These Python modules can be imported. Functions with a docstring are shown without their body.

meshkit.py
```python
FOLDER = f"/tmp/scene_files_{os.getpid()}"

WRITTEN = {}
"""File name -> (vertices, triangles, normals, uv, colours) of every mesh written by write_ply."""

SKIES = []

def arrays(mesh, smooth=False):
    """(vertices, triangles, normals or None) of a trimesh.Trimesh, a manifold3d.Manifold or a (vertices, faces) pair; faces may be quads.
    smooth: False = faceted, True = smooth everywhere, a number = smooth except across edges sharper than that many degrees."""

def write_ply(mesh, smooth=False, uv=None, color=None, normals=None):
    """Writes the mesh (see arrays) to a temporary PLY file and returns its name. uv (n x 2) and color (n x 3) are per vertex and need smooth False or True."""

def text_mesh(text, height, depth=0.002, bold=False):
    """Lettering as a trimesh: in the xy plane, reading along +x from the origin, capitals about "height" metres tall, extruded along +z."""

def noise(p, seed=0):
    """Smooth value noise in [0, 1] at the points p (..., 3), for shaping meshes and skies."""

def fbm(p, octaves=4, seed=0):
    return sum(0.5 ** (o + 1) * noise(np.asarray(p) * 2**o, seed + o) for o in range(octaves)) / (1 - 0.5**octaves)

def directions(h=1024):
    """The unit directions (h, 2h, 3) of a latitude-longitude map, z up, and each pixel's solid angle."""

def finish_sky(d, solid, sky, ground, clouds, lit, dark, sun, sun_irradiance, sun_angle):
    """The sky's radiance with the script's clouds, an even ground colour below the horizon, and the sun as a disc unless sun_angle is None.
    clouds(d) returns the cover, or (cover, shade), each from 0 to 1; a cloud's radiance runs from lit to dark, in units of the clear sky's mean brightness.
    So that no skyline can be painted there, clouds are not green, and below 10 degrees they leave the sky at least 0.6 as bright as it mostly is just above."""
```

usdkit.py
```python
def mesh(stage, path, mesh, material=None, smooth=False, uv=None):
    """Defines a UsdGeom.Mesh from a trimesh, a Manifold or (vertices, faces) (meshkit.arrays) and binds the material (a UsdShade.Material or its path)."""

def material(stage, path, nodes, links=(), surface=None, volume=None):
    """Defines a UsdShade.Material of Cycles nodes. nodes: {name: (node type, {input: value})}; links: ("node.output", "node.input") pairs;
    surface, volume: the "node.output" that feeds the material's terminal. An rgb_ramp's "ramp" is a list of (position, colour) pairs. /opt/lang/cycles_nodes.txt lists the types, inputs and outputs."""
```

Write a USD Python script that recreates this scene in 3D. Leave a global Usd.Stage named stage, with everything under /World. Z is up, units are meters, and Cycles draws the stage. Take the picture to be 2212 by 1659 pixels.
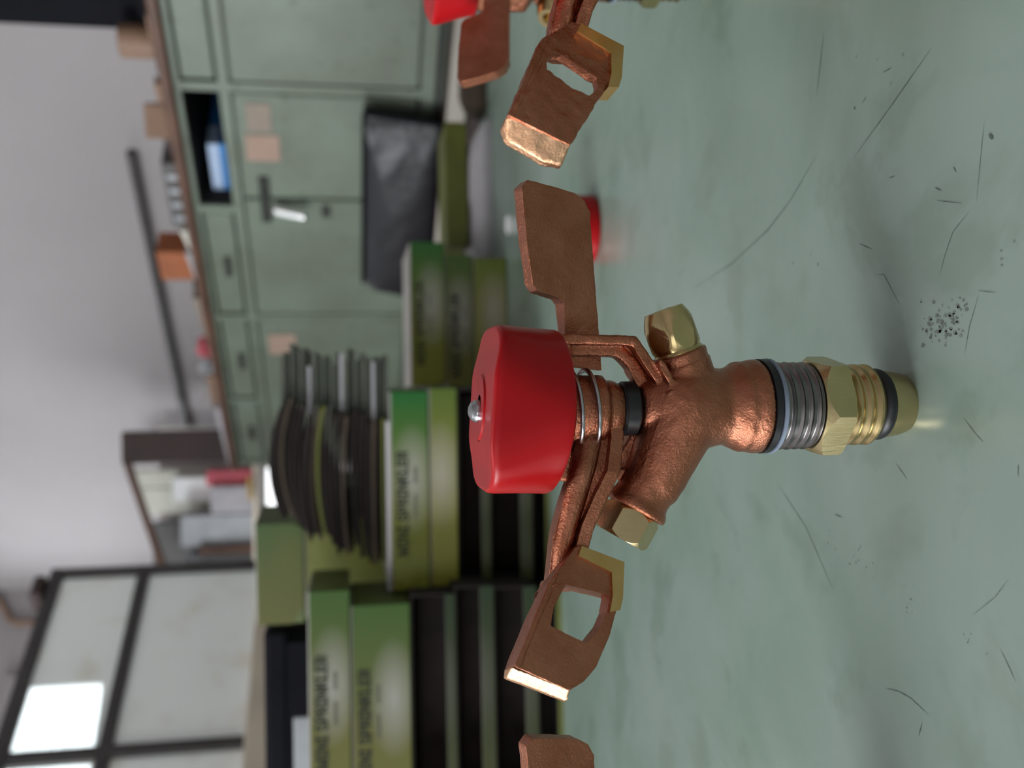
import math
import numpy as np, trimesh, manifold3d as m3
import usdkit, meshkit
from pxr import Usd, UsdGeom, UsdLux, Gf, Sdf, UsdShade, Vt

stage = Usd.Stage.CreateInMemory()
UsdGeom.SetStageUpAxis(stage, UsdGeom.Tokens.z)
UsdGeom.SetStageMetersPerUnit(stage, 1.0)
UsdGeom.Xform.Define(stage, '/World')
rng = np.random.default_rng(7)

# ------------------------------------------------------------------ camera
TZ = 0.76                       # height of the table top above the floor
F, PITCH, ROLL, CH = 2100.0, math.radians(9.8), 0.013, 0.1615
CAM = np.array([0, 0, TZ + CH])
FW = np.array([0, math.cos(PITCH), -math.sin(PITCH)])
DN0 = np.array([0, -math.sin(PITCH), -math.cos(PITCH)])
X0 = np.array([1.0, 0, 0])
DN = math.cos(ROLL) * DN0 - math.sin(ROLL) * X0       # picture right: the camera is held on its side
RT = math.cos(ROLL) * X0 + math.sin(ROLL) * DN0       # picture up
cam = UsdGeom.Camera.Define(stage, '/World/camera')
cam.CreateHorizontalApertureAttr(36.0)
cam.CreateVerticalApertureAttr(27.0)
cam.CreateFocalLengthAttr(36.0 * F / 2212)
cam.CreateClippingRangeAttr(Gf.Vec2f(0.01, 100))
cam.CreateFocusDistanceAttr(0.268)
cam.CreateFStopAttr(36.0 * F / 2212 / 3.1)
EXPOSURE = -0.85
cam.CreateExposureAttr(EXPOSURE)
R3 = np.array([DN, RT, -FW])
M = Gf.Matrix4d(*R3[0], 0, *R3[1], 0, *R3[2], 0, *CAM, 1)
cam.AddTransformOp().Set(M)

def ray(px, py):
    return FW + (px - 1106) / F * DN + (829.5 - py) / F * RT
def at(px, py, Y):              # the point seen at that pixel at forward distance Y
    d = ray(px, py); return CAM + d * (Y / d[1])
def atz(px, py, z):             # ... on the level z
    d = ray(px, py); return CAM + d * ((z - CAM[2]) / d[2])

# room axes: AX runs along the back wall to the right, BX goes into it
ANG = math.radians(37.5)
AX = np.array([math.sin(ANG), -math.cos(ANG), 0])
BX = np.array([math.cos(ANG), math.sin(ANG), 0])
ROTR = math.degrees(math.atan2(AX[1], AX[0]))
YC = 2.2
P0 = np.array([0, YC, TZ])
def room(a, b, z=0.0):          # room coordinates (a along the wall to the right, b towards the wall) to world
    return AX * a + BX * b + np.array([0, 0, z])
BF = float(P0 @ BX); AF = float(P0 @ AX)
def on_b(px, py, b):            # pixel on the plane at room depth b -> (a, z)
    d = ray(px, py); t = (b - CAM @ BX) / (d @ BX); p = CAM + d * t
    return float(p @ AX), float(p[2])

# ------------------------------------------------------------------ lights
def rect_light(name, pos, aim, w, h, power, color):
    l = UsdLux.RectLight.Define(stage, '/World/' + name)
    l.CreateWidthAttr(w); l.CreateHeightAttr(h); l.CreateIntensityAttr(power); l.CreateColorAttr(Gf.Vec3f(*color))
    z = np.array(pos, float) - np.array(aim, float); z /= np.linalg.norm(z)
    x = np.cross([0, 0, 1], z); x /= np.linalg.norm(x); y = np.cross(z, x)
    l.AddTransformOp().Set(Gf.Matrix4d(*x, 0, *y, 0, *z, 0, *pos, 1))
    return l
B_REAR, B_BACK, A_LEFT, A_RIGHT, CEIL = -2.6, BF + 0.42, -3.5, 2.6, 2.9
wl = room(-1.7, B_REAR + 0.02, 1.62)
rect_light('daylight_window', wl, wl + BX, 2.1, 1.25, 30.0, (0.92, 0.97, 1.0))
wr = room(1.3, B_REAR + 0.02, 1.62)
rect_light('daylight_window_far', wr, wr + BX, 1.5, 1.25, 4.0, (0.92, 0.97, 1.0))
cl = room(-0.6, -0.4, CEIL - 0.08)
rect_light('ceiling_tube_light', cl, cl - np.array([0.001, 0.001, 1.0]), 1.2, 0.9, 7.5, (1.0, 0.98, 0.96))

# ------------------------------------------------------------------ helpers
used = {}
def numbered(base):
    n = used.get(base, 0); used[base] = n + 1
    return base if n == 0 else f'{base}_{n:03d}'
class Th:
    pass
def _tag(prim, label=None, cat=None, group=None, kind=None):
    for k, v in (('label', label), ('category', cat), ('group', group), ('kind', kind)):
        if v: prim.SetCustomDataByKey(k, v)
def thing(name, label, cat, loc, rotz=0.0, group=None, kind=None):
    t = Th(); t.path = '/World/' + numbered(name); t.loc = np.array(loc, float); t.rot = rotz
    x = UsdGeom.Xform.Define(stage, t.path)
    x.AddTranslateOp().Set(Gf.Vec3d(*map(float, loc))); x.AddRotateZOp().Set(float(rotz))
    t.prim = x.GetPrim(); _tag(t.prim, label, cat, group, kind)
    return t
def tomesh(m):
    if isinstance(m, m3.Manifold):
        a = m.to_mesh(); return trimesh.Trimesh(np.array(a.vert_properties[:, :3]), np.array(a.tri_verts), process=False)
    if isinstance(m, (list,)): return trimesh.util.concatenate([tomesh(x) for x in m])
    return m
def part(parent, name, mesh, mat, label=None, smooth=30, kind=None, world=False):
    mesh = tomesh(mesh)
    if world:
        mesh = mesh.copy(); mesh.apply_translation(-parent.loc)
        if parent.rot: mesh.apply_transform(trimesh.transformations.rotation_matrix(-math.radians(parent.rot), [0, 0, 1]))
    t = Th(); t.path = parent.path + '/' + numbered(parent.path + '/' + name).rpartition('/')[2]
    t.loc, t.rot = parent.loc, parent.rot
    t.prim = usdkit.mesh(stage, t.path, mesh, MAT[mat], smooth).GetPrim(); _tag(t.prim, label, None, None, kind)
    return t
def solo(name, mesh, mat, label=None, cat=None, group=None, kind=None, smooth=30):
    """a thing that is one mesh (given in world coordinates)"""
    mesh = tomesh(mesh).copy(); lo, hi = mesh.bounds
    base = np.array([(lo[0] + hi[0]) / 2, (lo[1] + hi[1]) / 2, lo[2]])
    mesh.apply_translation(-base)
    t = Th(); t.path = '/World/' + numbered(name); t.loc, t.rot = base, 0
    g = usdkit.mesh(stage, t.path, mesh, MAT[mat], smooth); g.AddTranslateOp().Set(Gf.Vec3d(*map(float, base)))
    t.prim = g.GetPrim(); _tag(t.prim, label, cat, group, kind)
    return t
def dup(src, loc, rotz, label, group=None):
    was = src.prim.GetCustomData()
    t = thing(src.prim.GetName().rstrip('0123456789').rstrip('_'), label, was['category'], loc, rotz, group or was.get('group'))
    t.prim.GetReferences().AddInternalReference(src.prim.GetPath()); t.prim.SetInstanceable(True)
    return t
def BX3(lo, hi, c=0.0):
    """box, chamfered by c"""
    lo, hi = np.array(lo, float), np.array(hi, float)
    if c <= 0: return m3.Manifold.cube(list(hi - lo)).translate(list(lo))
    pts = []
    for i in range(3):
        a, b = lo + c, hi - c; a[i], b[i] = lo[i], hi[i]
        pts += [[(a, b)[x][0], (a, b)[y][1], (a, b)[z][2]] for x in (0, 1) for y in (0, 1) for z in (0, 1)]
    return m3.Manifold.hull_points(np.array(pts))
def lathe(profile, seg=72):
    """profile of (radius, z)"""
    return m3.CrossSection([np.array(profile, float)], m3.FillRule.NonZero).revolve(seg)
def prism(pts, y0, y1):
    """polygon in the xz plane pushed from y0 to y1"""
    return m3.CrossSection([np.array(pts, float)], m3.FillRule.NonZero).extrude(y1 - y0).rotate([90, 0, 0]).translate([0, y1, 0])
def strip(path, w, y0, y1):
    path = np.array(path, float); out = []
    for p, q in zip(path[:-1], path[1:]):
        c = []
        for e in (p, q): c += [[e[0] + w / 2 * math.cos(t), e[1] + w / 2 * math.sin(t)] for t in np.linspace(0, 2 * math.pi, 12, endpoint=False)]
        out.append(m3.CrossSection.hull_points(np.array(c)))
    cs = out[0]
    for o in out[1:]: cs = cs + o
    return cs.extrude(y1 - y0).rotate([90, 0, 0]).translate([0, y1, 0])
def capsule(p, q, r1, r2, seg=28):
    return m3.Manifold.batch_hull([m3.Manifold.sphere(r1, seg).translate(list(map(float, p))), m3.Manifold.sphere(r2, seg).translate(list(map(float, q)))])
def union(ms):
    return m3.Manifold.batch_boolean(ms, m3.OpType.Add)
def along(mf, p, d):
    """turn +z to direction d and move to p"""
    T = trimesh.geometry.align_vectors([0, 0, 1], d / np.linalg.norm(d)); T[:3, 3] = p
    return mf.transform(T[:3, :4])
def tube(path, r, seg=8, closed=False):
    path = np.array(path, float); n = len(path)
    tg = np.gradient(path, axis=0); tg /= np.linalg.norm(tg, axis=1)[:, None] + 1e-12
    u = np.cross(tg[0], [0, 0, 1.0]);
    if np.linalg.norm(u) < 1e-3: u = np.cross(tg[0], [1.0, 0, 0])
    u /= np.linalg.norm(u); V = []
    rr = np.broadcast_to(r, n)
    for i in range(n):
        u = u - tg[i] * (u @ tg[i]); u /= np.linalg.norm(u); w = np.cross(tg[i], u)
        for k in range(seg):
            a = 2 * math.pi * k / seg; V.append(path[i] + rr[i] * (math.cos(a) * u + math.sin(a) * w))
    Fc = []
    for i in range(n - 1):
        for k in range(seg):
            a, b = i * seg + k, i * seg + (k + 1) % seg
            Fc += [[a, b, b + seg], [a, b + seg, a + seg]]
    V += [path[0], path[-1]]
    for k in range(seg):
        Fc += [[n * seg, (k + 1) % seg, k], [n * seg + 1, (n - 1) * seg + k, (n - 1) * seg + (k + 1) % seg]]
    return trimesh.Trimesh(np.array(V), np.array(Fc), process=False)
def cast(mf, length, it=6, lump=0.0):
    """refine and soften a boolean into something that was cast"""
    a = tomesh(mf.refine_to_length(length)); t = trimesh.Trimesh(a.vertices, a.faces, process=True)
    trimesh.smoothing.filter_taubin(t, lamb=0.5, nu=0.52, iterations=it)
    if lump:
        n = t.vertex_normals; t.vertices = t.vertices + n * ((meshkit.fbm(t.vertices * 420, 3) - 0.5) * lump)[:, None]
    return t

# ------------------------------------------------------------------ materials
MAT = {}
def mat(name, nodes, links=(), surface='p.BSDF'):
    MAT[name] = usdkit.material(stage, '/World/Looks/' + name, nodes, links, surface=surface)
UsdGeom.Scope.Define(stage, '/World/Looks')
def flat(name, col, rough=0.5, vary=0.12, scale=12, bump=0.0, bscale=300, dist=0.001, **kw):
    lo = tuple(c * (1 - vary) for c in col); hi = tuple(min(1, c * (1 + vary)) for c in col)
    n = {'tc': ('texture_coordinate', {}), 'n': ('noise_texture', {'scale': scale, 'detail': 4.0}), 'r': ('rgb_ramp', {'ramp': [(0.3, lo), (0.7, hi)]}),
         'p': ('principled_bsdf', dict(roughness=rough, **kw))}
    l = [('tc.object', 'n.vector'), ('n.fac', 'r.fac'), ('r.color', 'p.base_color')]
    if bump:
        n['bn'] = ('noise_texture', {'scale': bscale, 'detail': 3.0}); n['b'] = ('bump', {'strength': bump, 'distance': dist})
        l += [('tc.object', 'bn.vector'), ('bn.fac', 'b.height'), ('b.normal', 'p.normal')]
    mat(name, n, l)

def metal(name, lo, hi, rough, scale, bump, bscale, dist, metallic=1.0, stretch=(1, 1, 1)):
    mat(name, {'tc': ('texture_coordinate', {}), 'mp': ('mapping', {'scale': stretch}), 'n': ('noise_texture', {'scale': scale, 'detail': 5.0, 'roughness': 0.6}),
               'r': ('rgb_ramp', {'ramp': [(0.3, lo), (0.7, hi)]}), 'bn': ('noise_texture', {'scale': bscale, 'detail': 4.0, 'roughness': 0.6}),
               'b': ('bump', {'strength': bump, 'distance': dist}), 'p': ('principled_bsdf', {'metallic': metallic, 'roughness': rough})},
        [('tc.object', 'mp.vector'), ('tc.object', 'n.vector'), ('mp.vector', 'bn.vector'), ('n.fac', 'r.fac'), ('r.color', 'p.base_color'), ('bn.fac', 'b.height'), ('b.normal', 'p.normal')])
metal('cast_bronze', (0.36, 0.127, 0.070), (0.50, 0.200, 0.122), 0.33, 90, 0.50, 1300, 0.0006)
metal('sanded_bronze', (0.64, 0.35, 0.20), (0.76, 0.45, 0.28), 0.38, 120, 0.35, 1600, 0.0004)
metal('brass', (0.50, 0.40, 0.20), (0.66, 0.54, 0.30), 0.27, 60, 0.22, 900, 0.0003, 1.0, (1, 1, .12))
metal('brass_turned', (0.55, 0.42, 0.20), (0.66, 0.50, 0.26), 0.24, 60, 0.10, 400, 0.0002)
metal('chrome', (0.80, 0.80, 0.80), (0.90, 0.90, 0.90), 0.30, 80, 0.05, 600, 0.0002)
metal('edge_gold', (0.62, 0.38, 0.14), (0.72, 0.46, 0.20), 0.42, 80, 0.1, 600, 0.0002)
metal('steel', (0.42, 0.42, 0.44), (0.56, 0.56, 0.58), 0.24, 80, 0.1, 600, 0.0002)
metal('steel_dark', (0.15, 0.14, 0.14), (0.27, 0.25, 0.25), 0.30, 80, 0.15, 600, 0.0002)
flat('red_plastic', (0.38, 0.0005, 0.004), 0.36, 0.06, 40, 0.05, 900, 0.0003, ior=1.38)
flat('black_rubber', (0.012, 0.012, 0.014), 0.42, 0.3, 200)
flat('grey_rubber', (0.22, 0.26, 0.34), 0.4, 0.1, 200)
flat('white_wall', (0.315, 0.292, 0.296), 0.85, 0.05, 2.5, 0.1, 60, 0.002)
flat('side_wall', (0.60, 0.555, 0.545), 0.85, 0.05, 2.0)
flat('ceiling_paint', (0.62, 0.61, 0.60), 0.9, 0.04)
flat('floor_stone', (0.20, 0.18, 0.165), 0.4, 0.2, 6)
mat('cabinet_green', {'tc': ('texture_coordinate', {}), 'n': ('noise_texture', {'scale': 7.0, 'detail': 5.0, 'roughness': 0.6}), 'n2': ('noise_texture', {'scale': 45.0, 'detail': 4.0}),
    'r': ('rgb_ramp', {'ramp': [(0.3, (0.112, 0.126, 0.094)), (0.7, (0.152, 0.190, 0.148))]}), 'r2': ('rgb_ramp', {'ramp': [(0.60, (1, 1, 1)), (0.78, (0.55, 0.55, 0.5))]}),
    'm': ('mix_color', {'blend_type': 'multiply', 'fac': 1.0}), 'p': ('principled_bsdf', {'roughness': 0.42})},
    [('tc.object', 'n.vector'), ('tc.object', 'n2.vector'), ('n.fac', 'r.fac'), ('n2.fac', 'r2.fac'), ('r.color', 'm.a'), ('r2.color', 'm.b'), ('m.result', 'p.base_color')])
flat('grime_dark', (0.02, 0.022, 0.017), 0.8, 0.3)
flat('dark_inside', (0.012, 0.011, 0.010), 0.9, 0.3)
flat('brown_wood', (0.085, 0.035, 0.018), 0.5, 0.3, 14)
flat('dark_wood', (0.040, 0.020, 0.018), 0.5, 0.25, 14)
flat('tan_wood', (0.22, 0.13, 0.085), 0.6, 0.25, 20)
flat('orange_card', (0.30, 0.085, 0.025), 0.6, 0.2, 20)
flat('pale_edge', (0.36, 0.33, 0.29), 0.6, 0.12, 10)
flat('navy_plastic', (0.006, 0.006, 0.009), 0.8, 0.15, 20, ior=1.2)
flat('black_leather', (0.009, 0.0088, 0.012), 0.42, 0.2, 25, 0.25, 60, 0.004)
flat('paper_pink', (0.32, 0.22, 0.175), 0.9, 0.06, 20)
flat('paper_tan', (0.25, 0.205, 0.17), 0.9, 0.06, 20)
flat('paper_white', (0.88, 0.89, 0.90), 0.8, 0.03, 20)
flat('cream_paper', (0.55, 0.54, 0.48), 0.8, 0.08, 20)
flat('bag_white', (0.42, 0.40, 0.43), 0.3, 0.1, 30)
flat('blue_card', (0.02, 0.16, 0.42), 0.5, 0.1, 20)
flat('pale_blue_card', (0.38, 0.48, 0.66), 0.5, 0.1, 20)
flat('red_card', (0.55, 0.10, 0.13), 0.6, 0.1, 20)
flat('yellow_card', (0.62, 0.42, 0.12), 0.6, 0.1, 20)
flat('grey_card', (0.33, 0.34, 0.36), 0.6, 0.12, 20)
flat('dark_grey', (0.09, 0.085, 0.085), 0.6, 0.15, 20)
flat('frame_metal', (0.055, 0.05, 0.05), 0.45, 0.12, 20)
flat('cream_panel', (0.72, 0.63, 0.52), 0.55, 0.1, 8)
flat('brown_card', (0.017, 0.011, 0.009), 0.95, 0.35, 30)
flat('kraft_card', (0.07, 0.048, 0.034), 0.9, 0.25, 30)
flat('carton_side', (0.10, 0.13, 0.035), 0.5, 0.25, 30)
flat('carton_olive', (0.115, 0.125, 0.018), 0.5, 0.2, 30)
flat('carton_green', (0.09, 0.21, 0.045), 0.45, 0.15, 30)
flat('carton_top', (0.40, 0.38, 0.36), 0.6, 0.12, 20)
flat('pale_green_card', (0.095, 0.105, 0.082), 0.55, 0.35, 40)
flat('moss_card', (0.05, 0.056, 0.042), 0.6, 0.25, 40)
flat('print_ink', (0.014, 0.017, 0.008), 0.6, 0.1)
flat('print_faint', (0.14, 0.14, 0.10), 0.6, 0.1)
flat('scratch', (0.085, 0.108, 0.094), 0.7, 0.3, 300)
flat('smudge', (0.155, 0.178, 0.158), 0.6, 0.3, 300)
# printed carton front: green at the right end, yellow green at the left, a whitish glow in the middle (printed)
def carton_print(name, right, mid, left, glow):
    mat(name, {'tc': ('texture_coordinate', {}), 's': ('separate_xyz', {}), 'mr': ('map_range', {'from_min': -0.078, 'from_max': 0.078}),
        'r': ('rgb_ramp', {'ramp': [(0.0, left), (0.45, mid), (0.72, tuple(0.5 * (a + b) for a, b in zip(mid, right))), (0.98, right)]}),
        'mp': ('mapping', {'location': (-0.2, 0, -0.70), 'scale': (22.0, 0.0, 52.0)}), 'g': ('gradient_texture', {'gradient_type': 'spherical'}),
        'mx': ('mix_color', {'b': glow}), 'mm': ('math', {'math_type': 'multiply', 'value2': 0.95}), 'p': ('principled_bsdf', {'roughness': 0.42})},
        [('tc.object', 's.vector'), ('s.x', 'mr.value'), ('mr.result', 'r.fac'), ('r.color', 'mx.a'), ('tc.object', 'mp.vector'), ('mp.vector', 'g.vector'),
         ('g.fac', 'mm.value1'), ('mm.value', 'mx.fac'), ('mx.result', 'p.base_color')])
carton_print('carton_print', (0.012, 0.13, 0.022), (0.165, 0.18, 0.014), (0.20, 0.205, 0.016), (0.44, 0.42, 0.37))
carton_print('carton_print_pale', (0.050, 0.110, 0.018), (0.130, 0.128, 0.028), (0.150, 0.140, 0.018), (0.38, 0.36, 0.32))
carton_print('carton_print_yellow', (0.10, 0.15, 0.02), (0.26, 0.25, 0.05), (0.24, 0.22, 0.02), (0.45, 0.40, 0.33))
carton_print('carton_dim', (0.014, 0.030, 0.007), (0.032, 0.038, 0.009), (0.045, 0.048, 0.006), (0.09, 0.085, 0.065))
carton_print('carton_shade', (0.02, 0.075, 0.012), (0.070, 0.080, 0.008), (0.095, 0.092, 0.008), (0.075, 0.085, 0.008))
# table top
mat('table_green', {'tc': ('texture_coordinate', {}), 'n': ('noise_texture', {'scale': 9.0, 'detail': 5.0, 'roughness': 0.55, 'distortion': 0.6}),
    'n2': ('noise_texture', {'scale': 14.0, 'detail': 5.0, 'roughness': 0.55, 'distortion': 0.3}), 'n3': ('noise_texture', {'scale': 420.0, 'detail': 3.0}), 'v': ('voronoi_texture', {'scale': 110.0}),
    'r': ('rgb_ramp', {'ramp': [(0.30, (0.198, 0.272, 0.226)), (0.5, (0.234, 0.312, 0.268)), (0.72, (0.278, 0.342, 0.312))]}),
    'r2': ('rgb_ramp', {'ramp': [(0.36, (0.86, 0.87, 0.84)), (0.42, (1, 1, 1)), (0.58, (1, 1, 1)), (0.66, (0.87, 0.86, 0.83))]}),
    'r3': ('rgb_ramp', {'ramp': [(0.0, (0.45, 0.45, 0.42)), (0.06, (0.6, 0.6, 0.58)), (0.09, (1, 1, 1))]}),
    'n4': ('noise_texture', {'scale': 26.0, 'detail': 2.0}), 'r4': ('rgb_ramp', {'ramp': [(0.58, (0, 0, 0)), (0.68, (1, 1, 1))]}),
    'm': ('mix_color', {'blend_type': 'multiply', 'fac': 1.0}), 'm2': ('mix_color', {'blend_type': 'multiply', 'fac': 0.0}),
    'rr': ('map_range', {'from_min': 0.3, 'from_max': 0.7, 'to_min': 0.20, 'to_max': 0.30}), 'b': ('bump', {'strength': 0.012, 'distance': 0.0003}),
    'p': ('principled_bsdf', {})},
    [('tc.object', 'n.vector'), ('tc.object', 'n2.vector'), ('tc.object', 'n3.vector'), ('tc.object', 'v.vector'), ('tc.object', 'n4.vector'), ('n.fac', 'r.fac'), ('n2.fac', 'r2.fac'), ('v.distance', 'r3.fac'),
     ('n4.fac', 'r4.fac'), ('r4.color', 'm2.fac'), ('r.color', 'm.a'), ('r2.color', 'm.b'), ('m.result', 'm2.a'), ('r3.color', 'm2.b'), ('m2.result', 'p.base_color'), ('n2.fac', 'rr.value'), ('rr.result', 'p.roughness'),
     ('n3.fac', 'b.height'), ('b.normal', 'p.normal')])
# frosted pane with water stains
mat('frosted_pane', {'tc': ('texture_coordinate', {}), 'n': ('noise_texture', {'scale': 9.0, 'detail': 4.0}), 'r': ('rgb_ramp', {'ramp': [(0.55, (0.86, 0.86, 0.84)), (0.72, (0.74, 0.69, 0.60))]}),
    'd': ('diffuse_bsdf', {}), 't': ('translucent_bsdf', {}), 'tr': ('transparent_bsdf', {'color': (0.9, 0.93, 0.93)}), 'g': ('glossy_bsdf', {'roughness': 0.12}), 'm1': ('mix_closure', {'fac': 0.5}),
    'm2': ('mix_closure', {'fac': 0.35}), 'm3': ('mix_closure', {'fac': 0.06})},
    [('tc.object', 'n.vector'), ('n.fac', 'r.fac'), ('r.color', 'd.color'), ('r.color', 't.color'), ('d.BSDF', 'm1.closure1'), ('t.BSDF', 'm1.closure2'), ('m1.closure', 'm2.closure1'), ('tr.BSDF', 'm2.closure2'),
     ('m2.closure', 'm3.closure1'), ('g.BSDF', 'm3.closure2')], surface='m3.closure')
mat('daylight_low', {'e': ('emission', {'color': (0.95, 0.98, 1.0), 'strength': 4.0})}, [], surface='e.emission')
mat('daylight', {'e': ('emission', {'color': (0.90, 0.97, 1.0), 'strength': 36.0})}, [], surface='e.emission')

# ------------------------------------------------------------------ the room
def rbox(a0, a1, b0, b1, z0, z1, c=0):
    m = tomesh(BX3((a0, b0, z0), (a1, b1, z1), c)).copy()
    T = np.eye(4); T[:3, 0], T[:3, 1] = AX, BX
    m.apply_transform(T); return m
S = dict(kind='structure')
solo('floor', rbox(A_LEFT, A_RIGHT, B_REAR, B_BACK, -0.1, 0), 'floor_stone', **S)
solo('ceiling', rbox(A_LEFT, A_RIGHT, B_REAR, B_BACK, CEIL, CEIL + 0.1), 'ceiling_paint', **S)
solo('wall_back', rbox(A_LEFT - 0.1, A_RIGHT + 0.1, B_BACK, B_BACK + 0.1, 0, CEIL), 'white_wall', **S)
solo('wall_rear', rbox(A_LEFT - 0.1, A_RIGHT + 0.1, B_REAR - 0.1, B_REAR, 0, CEIL), 'side_wall', **S)
solo('wall_left', rbox(A_LEFT - 0.1, A_LEFT, B_REAR, B_BACK, 0, CEIL), 'white_wall', **S)
solo('wall_right', rbox(A_RIGHT, A_RIGHT + 0.1, B_REAR, B_BACK, 0, CEIL), 'side_wall', **S)
for c, w in ((-1.7, 2.1), (1.3, 1.5)):      # frames of the two windows in the rear wall that let the daylight in
    wn = thing('window_1' if c < 0 else 'window_2', None, None, room(c, B_REAR, 0.98), ROTR, kind='structure')
    fr = [BX3((-w / 2 - .06, 0, 0), (-w / 2, .06, 1.28)), BX3((w / 2, 0, 0), (w / 2 + .06, .06, 1.28)), BX3((-w / 2 - .06, 0, -.06), (w / 2 + .06, .06, 0)), BX3((-w / 2 - .06, 0, 1.28), (w / 2 + .06, .06, 1.34)), BX3((-.02, .03, 0), (.02, .06, 1.28))]
    part(wn, 'window_frame', fr, 'frame_metal')

# ------------------------------------------------------------------ the table
tb = thing('work_table', 'long table with a worn, scratched pale green top under the sprinklers', 'table', (-0.35, 0.3, 0))
part(tb, 'table_top', BX3((-0.95, -0.85, TZ - 0.035), (0.95, 0.84, TZ), 0.003), 'table_green')
for sx in (-0.87, 0.87):
    for sy in (-0.77, 0.76):
        part(tb, 'leg', BX3((sx - .03, sy - .03, 0), (sx + .03, sy + .03, TZ - 0.035), 0.004), 'frame_metal')
def ribbon(pix, w, h=0.00012):
    p = np.array([atz(x, y, TZ) for x, y in pix])
    s = np.linspace(0, len(p) - 1, 8 * (len(p) - 1) + 1); q = np.stack([np.interp(s, range(len(p)), p[:, k]) for k in range(3)], 1)
    tg = np.gradient(q, axis=0); nn = np.stack([-tg[:, 1], tg[:, 0]], 1); nn /= np.linalg.norm(nn, axis=1)[:, None]
    ww = w * np.clip(np.sin(np.linspace(0.15, math.pi - 0.15, len(q))) * 1.2, 0.2, 1) * (0.6 + 0.6 * rng.random(len(q)))
    V = np.zeros((len(q) * 2, 3)); V[0::2, :2] = q[:, :2] + nn * ww[:, None] / 2; V[1::2, :2] = q[:, :2] - nn * ww[:, None] / 2; V[:, 2] = TZ + h
    Fc = []
    for i in range(len(q) - 1): Fc += [[2 * i, 2 * i + 1, 2 * i + 3], [2 * i, 2 * i + 3, 2 * i + 2]]
    return trimesh.Trimesh(V, np.array(Fc)[:, ::-1], process=False)
scr = [([(1500, 622), (1582, 569), (1659, 497), (1707, 434), (1763, 337)], .00035), ([(1845, 340), (1930, 222), (2011, 106)], .00028), ([(1764, 210), (1772, 140), (1780, 67)], .0003), ([(1907, 157), (1927, 146)], .0003),
       ([(2024, 433), (2050, 436), (2078, 439)], .00025), ([(2110, 436), (2118, 350), (2127, 260)], .00018), ([(2093, 458), (2059, 501), (2042, 550), (2030, 598)], .0002), ([(2113, 628), (2153, 632)], .0002),
       ([(2115, 636), (2095, 704), (2084, 767)], .0002), ([(1857, 526), (1883, 538)], .0003), ([(1888, 593), (1910, 593), (1927, 627), (1946, 661)], .0002), ([(1912, 1486), (1941, 1493), (1968, 1508), (2007, 1545)], .00028),
       ([(2161, 1401), (2178, 1436), (2195, 1474)], .0002), ([(2200, 1003), (2200, 1030)], .0003), ([(1804, 1111), (1820, 1118)], .0004), ([(1683, 1050), (1741, 1138), (1800, 1274)], .0003), ([(2137, 290), (2146, 300)], .0012),
       ([(1845, 232), (1848, 235)], .0009), ([(1862, 225), (1872, 208)], .0002), ([(2080, 900), (2110, 940), (2125, 955)], .0002), ([(1935, 1000), (1960, 1035)], .0002), ([(2100, 1330), (2150, 1290), (2180, 1250)], .00015),
       ([(1985, 1590), (1993, 1560)], .0003), ([(2060, 360), (2066, 372)], .0004), ([(1920, 385), (1934, 380)], .0003), ([(2020, 405), (2034, 412)], .0004)]
part(tb, 'scratches', [ribbon(p, w) for p, w in scr], 'scratch', kind='stuff', smooth=False, world=True)
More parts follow.
